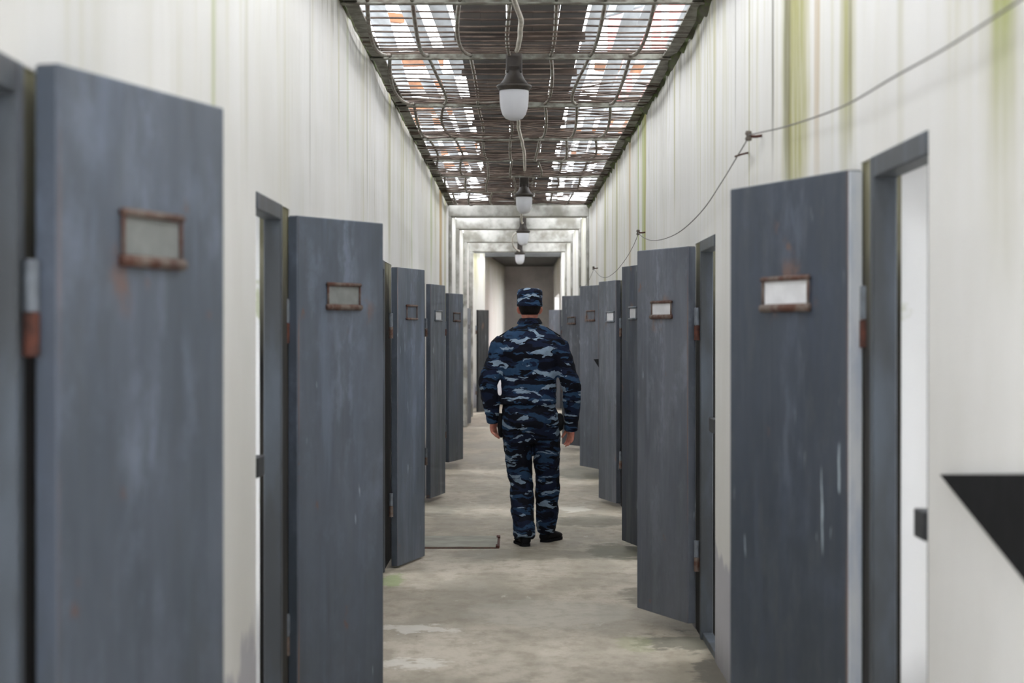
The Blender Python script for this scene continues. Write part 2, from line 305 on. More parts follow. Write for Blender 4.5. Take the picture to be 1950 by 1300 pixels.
# ---------------------------------------------------------------- the doors' measurements
# (side, P px, D_p, Q px, D_q, z_top, z_bot, material, near edge of the opening (Y), far edge (Y))
DOORS = [
    dict(s=-1, p=110, dp=.000872, q=427, dq=.001048, zt=1.947, zb=.05, m='L', y0=2.35, y1=3.05, card=(228, 338, 410, 500), cm='G', rust=1,
         label='large blue-grey cell door nearest on the left, grey card in a rusty holder'),
    dict(s=-1, p=567, dp=.00190, q=730, dq=.00204, zt=1.922, zb=.05, m='L', y0=5.81, y1=6.435, card=(622, 682, 542, 585), cm='G', rust=1,
         label='blue-grey cell door with rust spots around its card holder, second on the left from here'),
    dict(s=-1, p=757, dp=.00333, q=809, dq=.00349, zt=1.912, zb=.012, m='L', y0=10.85, y1=11.49, card=(773, 792, 582, 607), cm='N', rust=0,
         label='bluish cell door with long white scratches beside the flat floor cover, left wall'),
    dict(s=-1, p=820, dp=.00462, q=848, dq=.00478, zt=1.923, zb=.035, m='L', y0=15.25, y1=15.95, card=(828, 840, 592, 610), cm='W', rust=0,
         label='grey cell door on the left holding a small white card, just behind the white-scratched one'),
    dict(s=-1, p=855, dp=.00580, q=882, dq=.00596, zt=1.93, zb=.06, m='L', y0=19.4, y1=20.05, card=(863, 875, 596, 611), cm='D', rust=1,
         label='fifth open grey cell door along the left wall, with a card holder without white card'),
    dict(s=-1, p=889, dp=.0084, q=897, dq=.00856, zt=1.885, zb=.02, m='L', y0=28.6, y1=29.2, card=(887, 893, 617, 627), cm='D', rust=0,
         label='small far grey cell door on the left, half hidden and next to the shade-dark door'),
    dict(s=-1, p=911, dp=.0098, q=931, dq=.00995, zt=1.915, zb=.01, m='B', y0=33.4, y1=34.1, card=None, cm='', rust=0,
         label='door in shade, coloured nearly black, standing open at the far left end of the corridor'),
    dict(s=1, p=1615, dp=.001375, q=1390, dq=.001565, zt=1.925, zb=.05, m='Rd', y0=4.05, y1=4.69, card=(1457, 1543, 530, 586), cm='W', rust=1,
         label='large dark slate cell door nearest on the right, pale worn hinge edge and white card'),
    dict(s=1, p=1310, dp=.00257, q=1213, dq=.00272, zt=1.92, zb=.072, m='R', y0=8.36, y1=9.0, card=(1243, 1280, 575, 603), cm='W', rust=1,
         label='slate grey cell door with cloudy light smears and white card, second on the right'),
    dict(s=1, p=1227, dp=.00352, q=1184, dq=.00367, zt=1.955, zb=.045, m='Rd', y0=11.55, y1=12.15, card=(1200, 1213, 585, 607), cm='W', rust=0,
         label='darker grey cell door mostly hidden behind the cloudy slate door on the right'),
    dict(s=1, p=1173, dp=.0045, q=1140, dq=.00466, zt=1.945, zb=.03, m='R', y0=14.9, y1=15.55, card=(1156, 1170, 594, 612), cm='W', rust=0,
         label='grey cell door with white card and whitish drips below it, right wall'),
    dict(s=1, p=1140, dp=.00542, q=1104, dq=.00556, zt=1.985, zb=.085, m='R', y0=18.1, y1=18.75, card=(1118, 1133, 592, 610), cm='N', rust=1,
         label='grey cell door with empty rusty holder and dark torn triangle, right wall'),
    dict(s=1, p=1109, dp=.00665, q=1070, dq=.0068, zt=1.965, zb=.05, m='R', y0=22.4, y1=23.05, card=(1082, 1096, 604, 616), cm='D', rust=1,
         label='grey cell door just behind the right arm of the man, rusty grey holder'),
    dict(s=1, p=1066, dp=.0101, q=1045, dq=.01026, zt=1.93, zb=.03, m='R', y0=34.6, y1=35.2, card=None, cm='', rust=0,
         label='farthest grey door, faintly seen just right of the head of the man'),
]
# ---------------------------------------------------------------- room shell
for d in DOORS:      # the strip coloured as gap shade reaches from the frame to where the open leaf covers the wall
    P = Vector(((d['p'] - VX) * d['dp'], d['dp'] * F)); Q = Vector(((d['q'] - VX) * d['dq'], d['dq'] * F)); u = (Q - P).normalized()
    B = P + Vector((u.y * d['s'], -u.x * d['s'])) * .042
    d['y2'] = max(P.y + .03, (XL if d['s'] < 0 else XR) * B.y / B.x + .02) if d['m'] != 'B' else d['y1'] + .05
    d['y2'] = min(d['y2'], B.y + .55)
YA, YB, ZC, ZO = -3.0, 43.75, 3.06, 1.945
def wall_mesh(s):
    bm = NB(); X0 = XL if s < 0 else XR; X1 = X0 + s * 0.32
    ops = sorted((d['y0'], d['y2']) for d in DOORS if d['s'] == s); y = YA
    for a, b in ops:
        box(bm, (X0, y, -0.02), (X1, a, ZC)); box(bm, (X0, a, ZO), (X1, b, ZC)); y = b
        yf = [d['y1'] for d in DOORS if d['s'] == s and d['y2'] == b][0]; box(bm, (X0 + s * .075, yf, -0.02), (X1, b, ZO))
    if s > 0: box(bm, (X0, y, -0.02), (X1, 38.0, ZC)); box(bm, (X0, 42.5, -0.02), (X1, YB, ZC)); box(bm, (X0, 38, 2.3), (X1, 42.5, ZC))  # opening beside the far room added to let daylight reach the back wall
    else: box(bm, (X0, y, -0.02), (X1, YB, ZC))
    XO = X0 + s * 2.6
    wins = [((a + b_) / 2 - 1.1, (a + b_) / 2 + .9) for a, b_ in ops] + ([(37.6, 42.6)] if s > 0 else []); y = YA
    for a, b_ in wins:                                                                              # barred daylight openings of the cells
        box(bm, (XO, y, -0.02), (XO + s * 0.2, a, ZC)); box(bm, (XO, a, -.02), (XO + s * .2, b_, 1.0)); box(bm, (XO, a, 2.75), (XO + s * .2, b_, ZC)); y = b_
    box(bm, (XO, y, -0.02), (XO + s * 0.2, YB, ZC)); box(bm, (X1, YA, 2.86), (XO, YB, ZC))      # back wall and roof of the cells
    for yy in [YA] + [b + 0.9 for a, b in ops][:7] + [YB - .2]: box(bm, (X1, yy, -0.02), (XO, yy + 0.15, 2.86))
    return bm
obj('wall_left', wall_mesh(-1), M_wallL, kind='structure')
obj('wall_right', wall_mesh(1), M_wallR, kind='structure')
b = NB(); box(b, (-4, YA - 6, -0.25), (4, YB + 4, 0)); obj('floor', b, M_floor, kind='structure')
# far room: stub wall, header, slanting left wall, back wall, dark ceiling
Y4 = .0104 * F
b = NB(); box(b, (XL, Y4, 0), (-0.60, Y4 + .25, ZC))
v = [b.verts.new(p) for p in ((-.60, Y4 + .25, 0), (-.24, YB, 0), (-.6, YB, 0), (-.60, Y4 + .25, 3.15), (-.24, YB, 3.15), (-.6, YB, 3.15))]
for f in ((0, 1, 4, 3), (0, 2, 1), (3, 4, 5), (0, 3, 5, 2), (1, 2, 5, 4)): b.faces.new([v[i] for i in f])
obj('wall_end_left', b, wall_material('plaster_end', [], 0.6, (.66, .64, .60)), kind='structure')
b = NB(); box(b, (-2, YB, -.02), (3, YB + .3, 4)); obj('wall_back', b, M_far, kind='structure')
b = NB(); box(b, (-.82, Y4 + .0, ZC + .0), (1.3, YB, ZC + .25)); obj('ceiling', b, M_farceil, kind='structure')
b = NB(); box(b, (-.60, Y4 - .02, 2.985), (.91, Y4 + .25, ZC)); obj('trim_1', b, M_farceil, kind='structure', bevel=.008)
# concrete beams with their pilasters
for k, d in enumerate((.00646, .00725, .0083, .00928)):
    Y = d * F; zb = (2.92, 2.92, 2.92, 2.92)[k]
    b = NB(); box(b, (XL, Y, zb), (XR, Y + .3, ZC if k == 0 else 3.32)); box(b, (XL, Y, 0), (XL + .035 + .012 * k, Y + .3, zb)); box(b, (XR, Y, 0), (XR - .03, Y + .3, zb))
    obj('trim_%d' % (k + 2), b, M_beam, kind='structure', bevel=.01)

# ---------------------------------------------------------------- doorways (frame bars and lock strikes are fixed to the wall)
for k, d in enumerate(DOORS):
    s = d['s']; X0 = XL if s < 0 else XR; xi = X0 - s * .006; xo = X0 + s * .055
    r = empty('door_%d' % (k + 1), (X0, (d['y0'] + d['y1']) / 2, 0)); r['kind'] = 'structure'
    def W(a, b_): return (a[0] - r.location.x, a[1] - r.location.y, a[2]), (b_[0] - r.location.x, b_[1] - r.location.y, b_[2])
    b = NB()
    box(b, *W((xi, d['y1'] - .045, 0), (xo, d['y1'], ZO))); box(b, *W((X0 + s * .004, d['y0'], 0), (xo, d['y0'] + .03, ZO)))
    box(b, *W((xi, d['y0'], ZO - .055), (xo, d['y1'] - .045, ZO))); box(b, *W((X0 + s * .004, d['y0'], 0), (xo, d['y1'], .035)))
    obj('door_frame', b, M_doorShade if d['m'] == 'B' else M_frame, r, bevel=.004)
    b = NB(); box(b, *W((X0 + s * .004, d['y1'], 0), (X0 + s * .0745, d['y2'] - .001, ZO - .001))); obj('gap_shade_strip', b, M_gapshade, r)  # added strip, coloured dark like the shade in the hinge gap
    b = NB(); box(b, *W((X0 - s * .003, d['y0'] + .028, 1.035), (X0 + s * .04, d['y0'] + .028 + .026 * d['y0'], 1.10))); obj('strike_plate', b, M_strike, r, bevel=.004)

# ---------------------------------------------------------------- cell doors
MD = dict(L=M_doorL, R=M_doorR, Rd=M_doorRd, B=M_doorShade); MC = dict(G=M_cardG, W=M_cardW, D=M_cardD, N=None)
for k, d in enumerate(DOORS):
    s = d['s']; P = Vector(((d['p'] - VX) * d['dp'], d['dp'] * F)); Q = Vector(((d['q'] - VX) * d['dq'], d['dq'] * F))
    v = Q - P; Wd = v.length; ang = math.atan2(v.y, v.x); T = 0.042
    root = empty('cell_door', (P.x, P.y, 0), ang)
    tag(root, d['label'], 'door', 'open cell doors along both walls', 'thing')
    n_in = s                                   # local y direction towards the wall behind the leaf is -s
    ya, yb = (0, T) if s < 0 else (-T, 0)
    b = NB(); box(b, (0.002, ya, d['zb']), (Wd, yb, d['zt']))
    obj('door_leaf', b, MD[d['m']], root, bevel=.004)
    # folded rim around the hinge edge
    b = NB(); box(b, (-0.003, ya + .002, d['zb'] + .004), (0.0025, yb - .002, d['zt'] - .004))
    obj('edge_strip', b, M_edge if d['p'] == 1615 else MD[d['m']], root, bevel=.001)
    if d['p'] == 1615: root.children[-1]['label'] = 'pale worn hinge edge of the dark door'
    hl = Vector((-.024, (T - .006) * (1 if s < 0 else -1)))
    for z0, z1 in ((1.46, 1.62), (.33, .48)):
        zm = z0 + (z1 - z0) * .45
        b = NB(); tube(b, [(hl.x, hl.y, zm + .002), (hl.x, hl.y, z1)], .013, 12)
        ym = (ya + yb) / 2
        box(b, (hl.x, hl.y - .003, zm + .01), (-.001, hl.y + .003, z1 - .01))
        h = obj('hinge', b, M_hinge, root, smooth=False)
        b = NB(); tube(b, [(hl.x, hl.y, z0), (hl.x, hl.y, zm)], .014, 12); obj('hinge_knuckle', b, M_rust if d['rust'] and z0 > 1 else M_rustmetal, h)
    if d['card']:
        def u_of(px):
            t = (px - VX) / F      # X = t*Y on the leaf line
            return (t * P.y - P.x) / (v.x - t * v.y) * Wd
        x0, x1 = sorted((u_of(d['card'][0]), u_of(d['card'][1]))); um = (x0 + x1) / 2
        Yc = P.y + v.y * um / Wd
        z1 = EYE + (VY - d['card'][2]) / F * Yc; z0 = EYE + (VY - d['card'][3]) / F * Yc
        f = -1 if s < 0 else 1
        holder = NB(); r_ = .0055; yo = f * (r_ + .002)
        tube(holder, [(x0 - .004, yo, z1), (x1 + .004, yo, z1)], r_ + .002, 8); tube(holder, [(x0 - .006, yo, z0), (x1 + .006, yo, z0)], r_ + (.006 if d['rust'] else .002), 8)
        tube(holder, [(x0, yo, z0), (x0, yo, z1)], r_ * .7, 8); tube(holder, [(x1, yo, z0), (x1, yo, z1)], r_ * .7, 8)
        h = obj('card_holder', holder, M_rustmetal if d['rust'] else M_hinge, root, smooth=True)
        if d['cm'] == 'N' and k != 11:
            h.data.materials.clear(); h.data.materials.append(M_rustmetal)
        if MC[d['cm']]:
            b = NB(); box(b, (x0 + .004, f * .0005, z0 + .006), (x1 - .004, f * .004, z1 - .006)); obj('card', b, MC[d['cm']], h)
    if k == 11:
        b = NB(); u = [u_of(1131), u_of(1142)]; Yc = P.y; z = lambda py: EYE + (VY - py) / F * (P.y + v.y * .1)
        q = [(u[0], .001, z(684)), (u[1], .001, z(683)), (u[1], .001, z(701))]
        A = [b.verts.new(p) for p in q]; B = [b.verts.new((p[0], .004, p[2])) for p in q]
        b.faces.new(A); b.faces.new(B[::-1])
        for i in range(3): b.faces.new((A[i], A[(i + 1) % 3], B[(i + 1) % 3], B[i]))
        obj('torn_patch', b, M_black, root)['label'] = 'dark triangular tear'

# ---------------------------------------------------------------- ceiling grate
def wig(x, y, sc, amp, seed=0): return (noise.noise(Vector((x * sc, y * sc, seed))) ) * amp
grate = empty('ceiling_grate', (0, 8.5, 3.05)); tag(grate, 'long rusty steel ceiling grate of bars, bowed rods and thin wires between both walls', 'grate')
G = Vector(grate.location)
bars = [d * F for d in (.00188, .00247, .00297, .00360, .00423, .00475, .00523, .0058, .00638)]
def sag(y):
    for a, c in zip(bars, bars[1:]):
        if a <= y <= c: return ((y - a) / (c - a)) * (1 - (y - a) / (c - a)) * 4
    return 0
for i, y in enumerate(bars):
    b = NB(); M = Matrix.Translation(Vector((0, y, 3.055)) - G) @ Matrix.Rotation(random.uniform(-.006, .006), 4, 'Z')
    box(b, (XL - .0, -.02, -.016), (XR + .0, .022, -.008), M); box(b, (XL, .016, -.016), (XR, .024, .03), M)
    obj('cross_bar', b, M_bar, grate, bevel=.002)
for side, x in ((-1, XL + .045), (1, XR - .045)):
    b = NB()
    for a, c in zip(bars, bars[1:]):
        L = []
        for t in range(13):
            y = a + (c - a) * t / 12; z = 3.05 - .035 * sag(y) + .004; L.append((x - side * .012 * sag(y), y, z))
        for p, q in zip(L, L[1:]):
            vs_ = [b.verts.new(Vector(g) - G) for g in ((p[0] - .032, p[1], p[2]), (p[0] + .032, p[1], p[2]), (q[0] + .032, q[1], q[2]), (q[0] - .032, q[1], q[2]),
                                                     (p[0] - .032, p[1], p[2] + .012), (p[0] + .032, p[1], p[2] + .012), (q[0] + .032, q[1], q[2] + .012), (q[0] - .032, q[1], q[2] + .012))]
            for f in ((0, 1, 2, 3), (4, 7, 6, 5), (0, 3, 7, 4), (1, 5, 6, 2)): b.faces.new([vs_[i] for i in f])
    obj('side_rail', b, M_bar, grate)
for i, x in enumerate((-.70, -.49, -.255, -.03, .20, .42, .65)):
    pts = []; y = bars[0]
    amp = [random.uniform(-.05, .05) for _ in bars]
    for j, (a, c) in enumerate(zip(bars, bars[1:])):
        for t in range(10):
            yy = a + (c - a) * t / 10; sg = sag(yy)
            pts.append(Vector((x + amp[j] * sg + .02 * noise.noise(Vector((i * 3.1, yy * .6, 0))), yy, 3.065 - .055 * sg * (1 + .5 * math.sin(i + j)))) - G)
    pts.append(Vector((x, bars[-1], 3.065)) - G)
    b = NB(); tube(b, pts, .0105, 6); obj('long_rod', b, M_rod, grate, smooth=True)
ny = 96; y_first = bars[1] - .4; step = (bars[-1] - y_first) / ny
for i in range(ny):
    yy = y_first + (i + .5) * step + random.uniform(-.012, .012); rg = min(1, max(.25, (yy - 9.5) / 3.5))
    pts = []; tilt = random.uniform(-.04, .04) * rg
    for t in range(15):
        x = XL + .02 + (XR - XL - .04) * t / 14; q = yy + tilt * (t / 14 - .5) + .05 * rg * noise.noise(Vector((x * 1.7, i * .37, 3)))
        z = 3.075 - (.055 * sag(yy)) + .03 * rg * noise.noise(Vector((x * 2.3, i * .51, 9)))
        pts.append(Vector((x, q, z)) - G)
    b = NB(); tube(b, pts, .0052, 5); obj('thin_wire', b, M_wire, grate, smooth=True)
b = NB()
for i in range(56):
    yy = bars[2] + .9 + (bars[-1] - bars[2] - .9) * (i / 56) ** .9 + random.uniform(-.05, .05); pts = []; tilt = random.uniform(-.08, .08)
    for t in range(13):
        x = XL + .02 + (XR - XL - .04) * t / 12
        pts.append(Vector((x, yy + tilt * (t / 12 - .5) + .08 * noise.noise(Vector((x * 1.7, i * .77, 5))), 3.078 - .07 * sag(yy) + .04 * noise.noise(Vector((x * 2.3, i * .91, 4))))) - G)
    tube(b, pts, .0048, 5)
obj('thin_wire_tangle', b, M_wire, grate, smooth=True)['kind'] = 'stuff'
# mossy crust along the tops of the walls
for s, X0, nm in ((1, XR, 'dark mossy crust along the top edge of the stained right wall'), (-1, XL, 'thin sooty crust along the top edge of the left wall')):
    b = NB(); N = 260; rows = []
    for i in range(N + 1):
        y = 6.4 + (22.6 - 6.4) * i / N
        a = (.04 if s > 0 else .012) * (1 + 1.1 * noise.noise(Vector((y * 3.1, s * 5, 0)))); h = (.045 if s > 0 else .018) * (1.1 + 1.2 * noise.noise(Vector((y * 4.3, s * 9, 2))))
        rows.append([b.verts.new(p) for p in ((X0 + s * .01, y, ZC - h), (X0 - s * a * .6, y, ZC - h * .5), (X0 - s * a, y, ZC + .01), (X0 - s * a * .5, y, ZC + .035), (X0 + s * .03, y, ZC + .04))])
    for r1, r2 in zip(rows, rows[1:]):
        for j in range(4): b.faces.new((r1[j], r1[j + 1], r2[j + 1], r2[j]))
    tag(obj('moss', b, M_moss, smooth=True), nm, 'moss', kind='stuff')

# ---------------------------------------------------------------- roof above the grate
walk = empty('plank_walkway', (0.03, 20, 3.42)); tag(walk, 'dark brown plank walkway running above the middle of the ceiling grate', 'walkway')
xs = -.37
for i in range(5):
    b = NB(); wd = .157; box(b, (xs - .03, -23, 0), (xs + wd - .03, 16.2, .03)); xs += wd + (.006 if i % 2 else .001)
    obj('plank', b, M_plank, walk)
for i in range(24):
    b = NB(); y = -22.6 + i * 1.6; box(b, (-.42, y, -.05), (.42, y + .07, -.002)); obj('batten', b, M_plank, walk)
for s in (-1, 1):
    sd = 'left' if s < 0 else 'right'
    rf = empty('slatted_roof', (s * .6, 20, 3.95)); tag(rf, 'broken roof of weathered grey slats and brown rafters above the %s side of the ceiling grate' % sd, 'roof')
    xx = 0
    for i in range(9):
        wd = random.choice((.10, .13, .16)); x = s * xx; xx += wd + random.choice((.06, .09, .15)); tl = random.uniform(-.012, .012)
        y0 = -23
        while y0 < 13:                                   # broken into unequal lengths
            ln = random.uniform(3.5, 9); y1 = min(y0 + ln, 13.2)
            b = NB(); M = Matrix.Translation((x + random.uniform(-.03, .03), y0, .02 * i)) @ Matrix.Rotation(tl + random.uniform(-.012, .012), 4, 'Z') @ Matrix.Rotation(random.uniform(-.25, .25), 4, 'Y')
            box(b, (0, 0, 0), (s * wd, y1 - y0, .02), M); obj('slat', b, M_slat, rf); y0 = y1 + random.choice((.0, .05, .5))
    y = -22
    while y < 13:
        b = NB(); L = random.uniform(.6, 2.6); x = random.uniform(-.1, 1.2); an = random.choice((.0, .15, .6, -.7, 1.0, -.3)) 
        M = Matrix.Translation((s * x, y, .32 + random.uniform(0, .3))) @ Matrix.Rotation(s * an, 4, 'Z') @ Matrix.Rotation(random.uniform(-.12, .12), 4, 'Y')
        box(b, (0, -.04, 0), (s * L, .04, .09), M); obj('rafter', b, M_rafter if random.random() < .6 else M_slat, rf); y += random.uniform(.5, 1.3)
bld = empty('red_building', (4.6, 67, 0)); tag(bld, 'pinkish red rendered building glimpsed through the right side of the ceiling grate', 'building')
b = NB(); box(b, (0, -22, 0), (6, 25, 17)); obj('facade', b, M_redwall, bld)
for i in range(5):
    for j in range(4):
        y = -19 + i * 7; z = 4 + j * 3.3
        b = NB(); box(b, (-.06, y, z), (.04, y + 2.2, z + 1.9)); fr = obj('window', b, M_winfr, bld, bevel=.01)
        b = NB(); box(b, (-.075, y + .25, z + .2), (-.058, y + 1.0, z + 1.7)); box(b, (-.075, y + 1.2, z + .2), (-.058, y + 1.95, z + 1.7)); obj('glazing', b, M_glassd, fr)

# ---------------------------------------------------------------- lamps and their cable
LAMPS = [(979, .00297, 'nearest and largest frosted glass bulkhead lamp hanging from the ceiling grate'),
         (998, .00531, 'second frosted lamp, hanging near the far end of the ceiling grate'),
         (996, .00724, 'third frosted lamp, hanging between the white concrete beams'),
         (990, .00927, 'farthest frosted lamp, in front of the dark end opening above the cap of the man')]
for px, d, lb in LAMPS:
    Y = d * F; X = (px - VX) * d; r = empty('pendant_lamp', (X, Y, 2.695)); tag(r, lb, 'lamp', 'lamps along the corridor ceiling')
    b = NB(); box(b, (-.046, -.035, .265), (.046, .035, .40)); obj('mounting_box', b, M_housing, r, bevel=.008)
    b = NB(); lathe(b, [(.0, .30), (.045, .30), (.047, .262), (.058, .235), (.075, .212), (.082, .205), (.098, .198), (.1, .19), (.096, .183), (.088, .178), (.088, .168), (.07, .165), (0, .165)], 36); obj('housing', b, M_housing, r, smooth=True)
    b = NB(); lathe(b, [(.082, .172), (.083, .15), (.081, .1), (.076, .065), (.066, .033), (.05, .012), (.028, .002), (0, 0), (0, .006), (.028, .008), (.047, .018), (.062, .037), (.071, .067), (.076, .1), (.078, .15), (.077, .172), (.082, .172)], 36)
    obj('glass_dome', b, M_glass, r, smooth=True)
    b = NB(); lathe(b, [(0, .17), (.018, .17), (.02, .12), (.028, .1), (.03, .085), (.02, .065), (0, .06)], 16); obj('bulb', b, M_cardG, r, smooth=True)
CAB = [[(972, -60, .00217), (976, -10, .00234), (985, 15, .00243), (991, 38, .00252), (991, 60, .00262), (989, 78, .00272), (984, 97, .00288)],
       [(984, 118, .0030), (986, 200, .00347), (988, 245, .00388), (993, 265, .00409), (998, 290, .00439), (999, 312, .00469), (999, 331, .00514)],
       [(999, 345, .0054), (993, 372, .0058), (993, 395, .0062), (993, 414, .0064), (994, 424, .0068), (995, 424, .0071)],
       [(989, 438, .0073), (978, 448, .0077), (976, 462, .0081), (980, 472, .0085), (989, 478, .0091)]]
for k, pts in enumerate(CAB):
    P3 = catmull([D2P(x, y, d * F) for x, y, d in pts], 8)
    for i, p in enumerate(P3[1:-1]): p += Vector((.004 * noise.noise(p * 3), 0, .004 * noise.noise(p * 4 + Vector((9, 0, 0)))))
    b = NB(); tube(b, P3, .013, 8); o = obj('lamp_cable', b, M_cable, smooth=True)
    tag(o, ('pale cable looping down into the nearest lamp from the top of the picture', 'pale crooked cable between the nearest lamp and the second lamp',
            'short cable from the second lamp to the third lamp', 'bent cable loop from the third lamp towards the farthest lamp')[k], 'cable', 'lamp cables')

# ---------------------------------------------------------------- insulators and the wire on the right wall
XW = XR - .05
def on_wall(px, py, x=XW):
    d = x / (px - VX); return Vector((x, d * F, EYE + (VY - py) * d))
INS = [(1425, 258), (1215, 442), (1130, 510), (1105, 545)]
names = ['rusty wire bracket nearest on the right wall, just above the dark slate door', 'small wire bracket above the cloudy slate door on the right wall', 'small wire bracket above the far white-carded door on the right wall', 'tiny farthest wire bracket on the right wall']
for (px, py), nm in zip(INS, names):
    p = on_wall(px, py); r = empty('wall_insulator', p); tag(r, nm, 'insulator', 'wire brackets on the right wall')
    b = NB(); tube(b, [(0, 0, -.004), (.03, 0, -.004), (.056, 0, 0)], .0055, 8); obj('bracket', b, M_rust, r, smooth=True)
    b = NB(); lathe(b, [(0, -.02), (.010, -.02), (.013, -.012), (.008, -.003), (.013, .006), (.010, .016), (0, .018)], 14); obj('insulator_knob', b, M_insul, r, smooth=True)
SP = [[(2100, -110), (1935, 5), (1800, 92), (1700, 148), (1600, 205), (1500, 240), (1450, 252), (1425, 257)],
      [(1425, 262), (1406, 294), (1372, 350), (1338, 400), (1300, 437), (1270, 453), (1243, 458), (1225, 452), (1215, 443)],
      [(1215, 446), (1205, 470), (1190, 495), (1172, 517), (1155, 528), (1142, 525), (1130, 511)],
      [(1130, 514), (1124, 528), (1117, 541), (1110, 546), (1105, 545)]]
for k, pts in enumerate(SP):
    b = NB(); tube(b, catmull([on_wall(*p) for p in pts], 8), .0024, 6); o = obj('wall_wire', b, M_thinwire, smooth=True)
    tag(o, ('thin wire rising across the stained right wall to the upper right corner of the picture', 'sagging thin wire between the nearest bracket and the second bracket on the right wall',
            'sagging thin wire between the second and third brackets on the right wall', 'short far wire ending at the farthest bracket on the right wall')[k], 'wire', 'wires on the right wall')
# wire stub hook
b = NB(); tube(b, [on_wall(1400, 298), on_wall(1412, 294), on_wall(1424, 291, XR + .0)], .004, 6); tag(obj('wall_hook', b, M_rust, smooth=True), 'small bent rusty hook just below the nearest wire bracket on the right wall', 'hook')

# ---------------------------------------------------------------- black wedge on the right wall
b = NB(); q = [(1789, 903), (2050, 901), (2050, 1236), (1950, 1106)]
A = [b.verts.new(on_wall(x, y, XR - .012)) for x, y in q]; B = [b.verts.new(on_wall(x, y, XR - .012) + Vector((.014, 0, 0))) for x, y in q]
b.faces.new(A); b.faces.new(B[::-1])
for i in range(4): b.faces.new((A[i], A[(i + 1) % 4], B[(i + 1) % 4], B[i]))
tag(obj('pointed_board', b, M_black), 'black pointed wedge-shaped board fixed low on the nearest part of the right wall', 'board')

# ---------------------------------------------------------------- floor cover
Yc0, Yc1 = 1.5 / 412.5 * F, 1.5 / 391 * F
cov = empty('floor_cover', (-.37, (Yc0 + Yc1) / 2, 0)); tag(cov, 'flat pale floor cover with a dark rim lying beside the white-scratched cell door', 'cover')
b = NB(); box(b, (-.36, -(Yc1 - Yc0) / 2, .0), (.26, (Yc1 - Yc0) / 2, .008)); obj('rim', b, M_rust, cov, bevel=.002)
b = NB(); box(b, (-.35, -(Yc1 - Yc0) / 2 + .012, .002), (.245, (Yc1 - Yc0) / 2 - .02, .014)); obj('plate', b, M_slab, cov, bevel=.003)
for yy in (-(Yc1 - Yc0) / 2 + .05, (Yc1 - Yc0) / 2 - .08):
    b = NB(); box(b, (.235, yy - .05, .006), (.262, yy + .05, .02)); obj('hinge', b, M_rust, cov, bevel=.003)

# ---------------------------------------------------------------- the man
man = empty('person', (.125, 13.0, 0)); tag(man, 'person in blue camouflage uniform and cap walking away down the corridor, arms hanging', 'person')
def loft(bm, rings, seg=28, n=2.0):
    """rings: (x, y, z, rx, ry) or (x, y, z, rx, ry, tilt-axis vector)"""
    R = []
    pts = [Vector(r[:3]) for r in rings]
    for i, r in enumerate(rings):
        if len(r) > 5 and r[5] == 'h': a, c = Vector((1, 0, 0)), Vector((0, 1, 0))
        else:
            d = (pts[min(i + 1, len(pts) - 1)] - pts[max(i - 1, 0)]).normalized()
            a = Vector((0, 1, 0)).cross(d)
            if a.length < .05: a = Vector((1, 0, 0))
            a.normalize(); c = d.cross(a).normalized()
            if a.x < 0: a, c = -a, -c
        L = []
        for k in range(seg):
            t = 2 * math.pi * k / seg; co, si = math.cos(t), math.sin(t)
            ex = 2 / n
            L.append(bm.verts.new(pts[i] + a * (math.copysign(abs(co) ** ex, co) * r[3]) + c * (math.copysign(abs(si) ** ex, si) * r[4])))
        R.append(L)
    for A, B in zip(R, R[1:]):
        for k in range(seg): bm.faces.new((A[k], A[(k + 1) % seg], B[(k + 1) % seg], B[k]))
    bm.faces.new(R[0][::-1]); bm.faces.new(R[-1])
def remesh(o, vox, smooth=6, fac=.5):
    m = o.modifiers.new('remesh', 'REMESH'); m.mode = 'VOXEL'; m.voxel_size = vox; m.use_smooth_shade = True
    if smooth:
        m = o.modifiers.new('smooth', 'SMOOTH'); m.iterations = smooth; m.factor = fac
def folds(o, size, strength, seed=0, kind='CLOUDS'):
    t = bpy.data.textures.new('cloth_folds', kind); t.noise_scale = size
    if kind == 'CLOUDS': t.noise_depth = 2
    m = o.modifiers.new('folds', 'DISPLACE'); m.texture = t; m.strength = strength; m.mid_level = .5; m.texture_coords = 'GLOBAL' if seed else 'LOCAL'
CX = -.022
SHL, ELL, WRL = (-.215, .0, 1.425), (-.318, -.035, 1.13), (-.285, .035, .915)
SHR, ELR, WRR = (.165, .0, 1.425), (.275, -.05, 1.11), (.272, .03, .865)
def lerp(a, b, t): return tuple(a[i] + (b[i] - a[i]) * t for i in range(3))
def arm(bm, sh, el, wr, r0, r1, r2, extra=0):
    m1 = lerp(sh, el, .5); m2 = lerp(el, wr, .5)
    P = [sh, m1, el, m2, wr]; r = [r0, (r0 + r1) / 2 , r1, (r1 * .95 + r2) / 2, r2]
    loft(bm, [(*p, q, q * 1.05) for p, q in zip(P, r)], 20)
# hip, knee, ankle
HPL, KNL, ANL = (-.115, .0, .87), (-.09, .03, .47), (-.065, -.14, .09)
HPR, KNR, ANR = (.085, .01, .87), (.105, .12, .47), (.105, .17, .10)
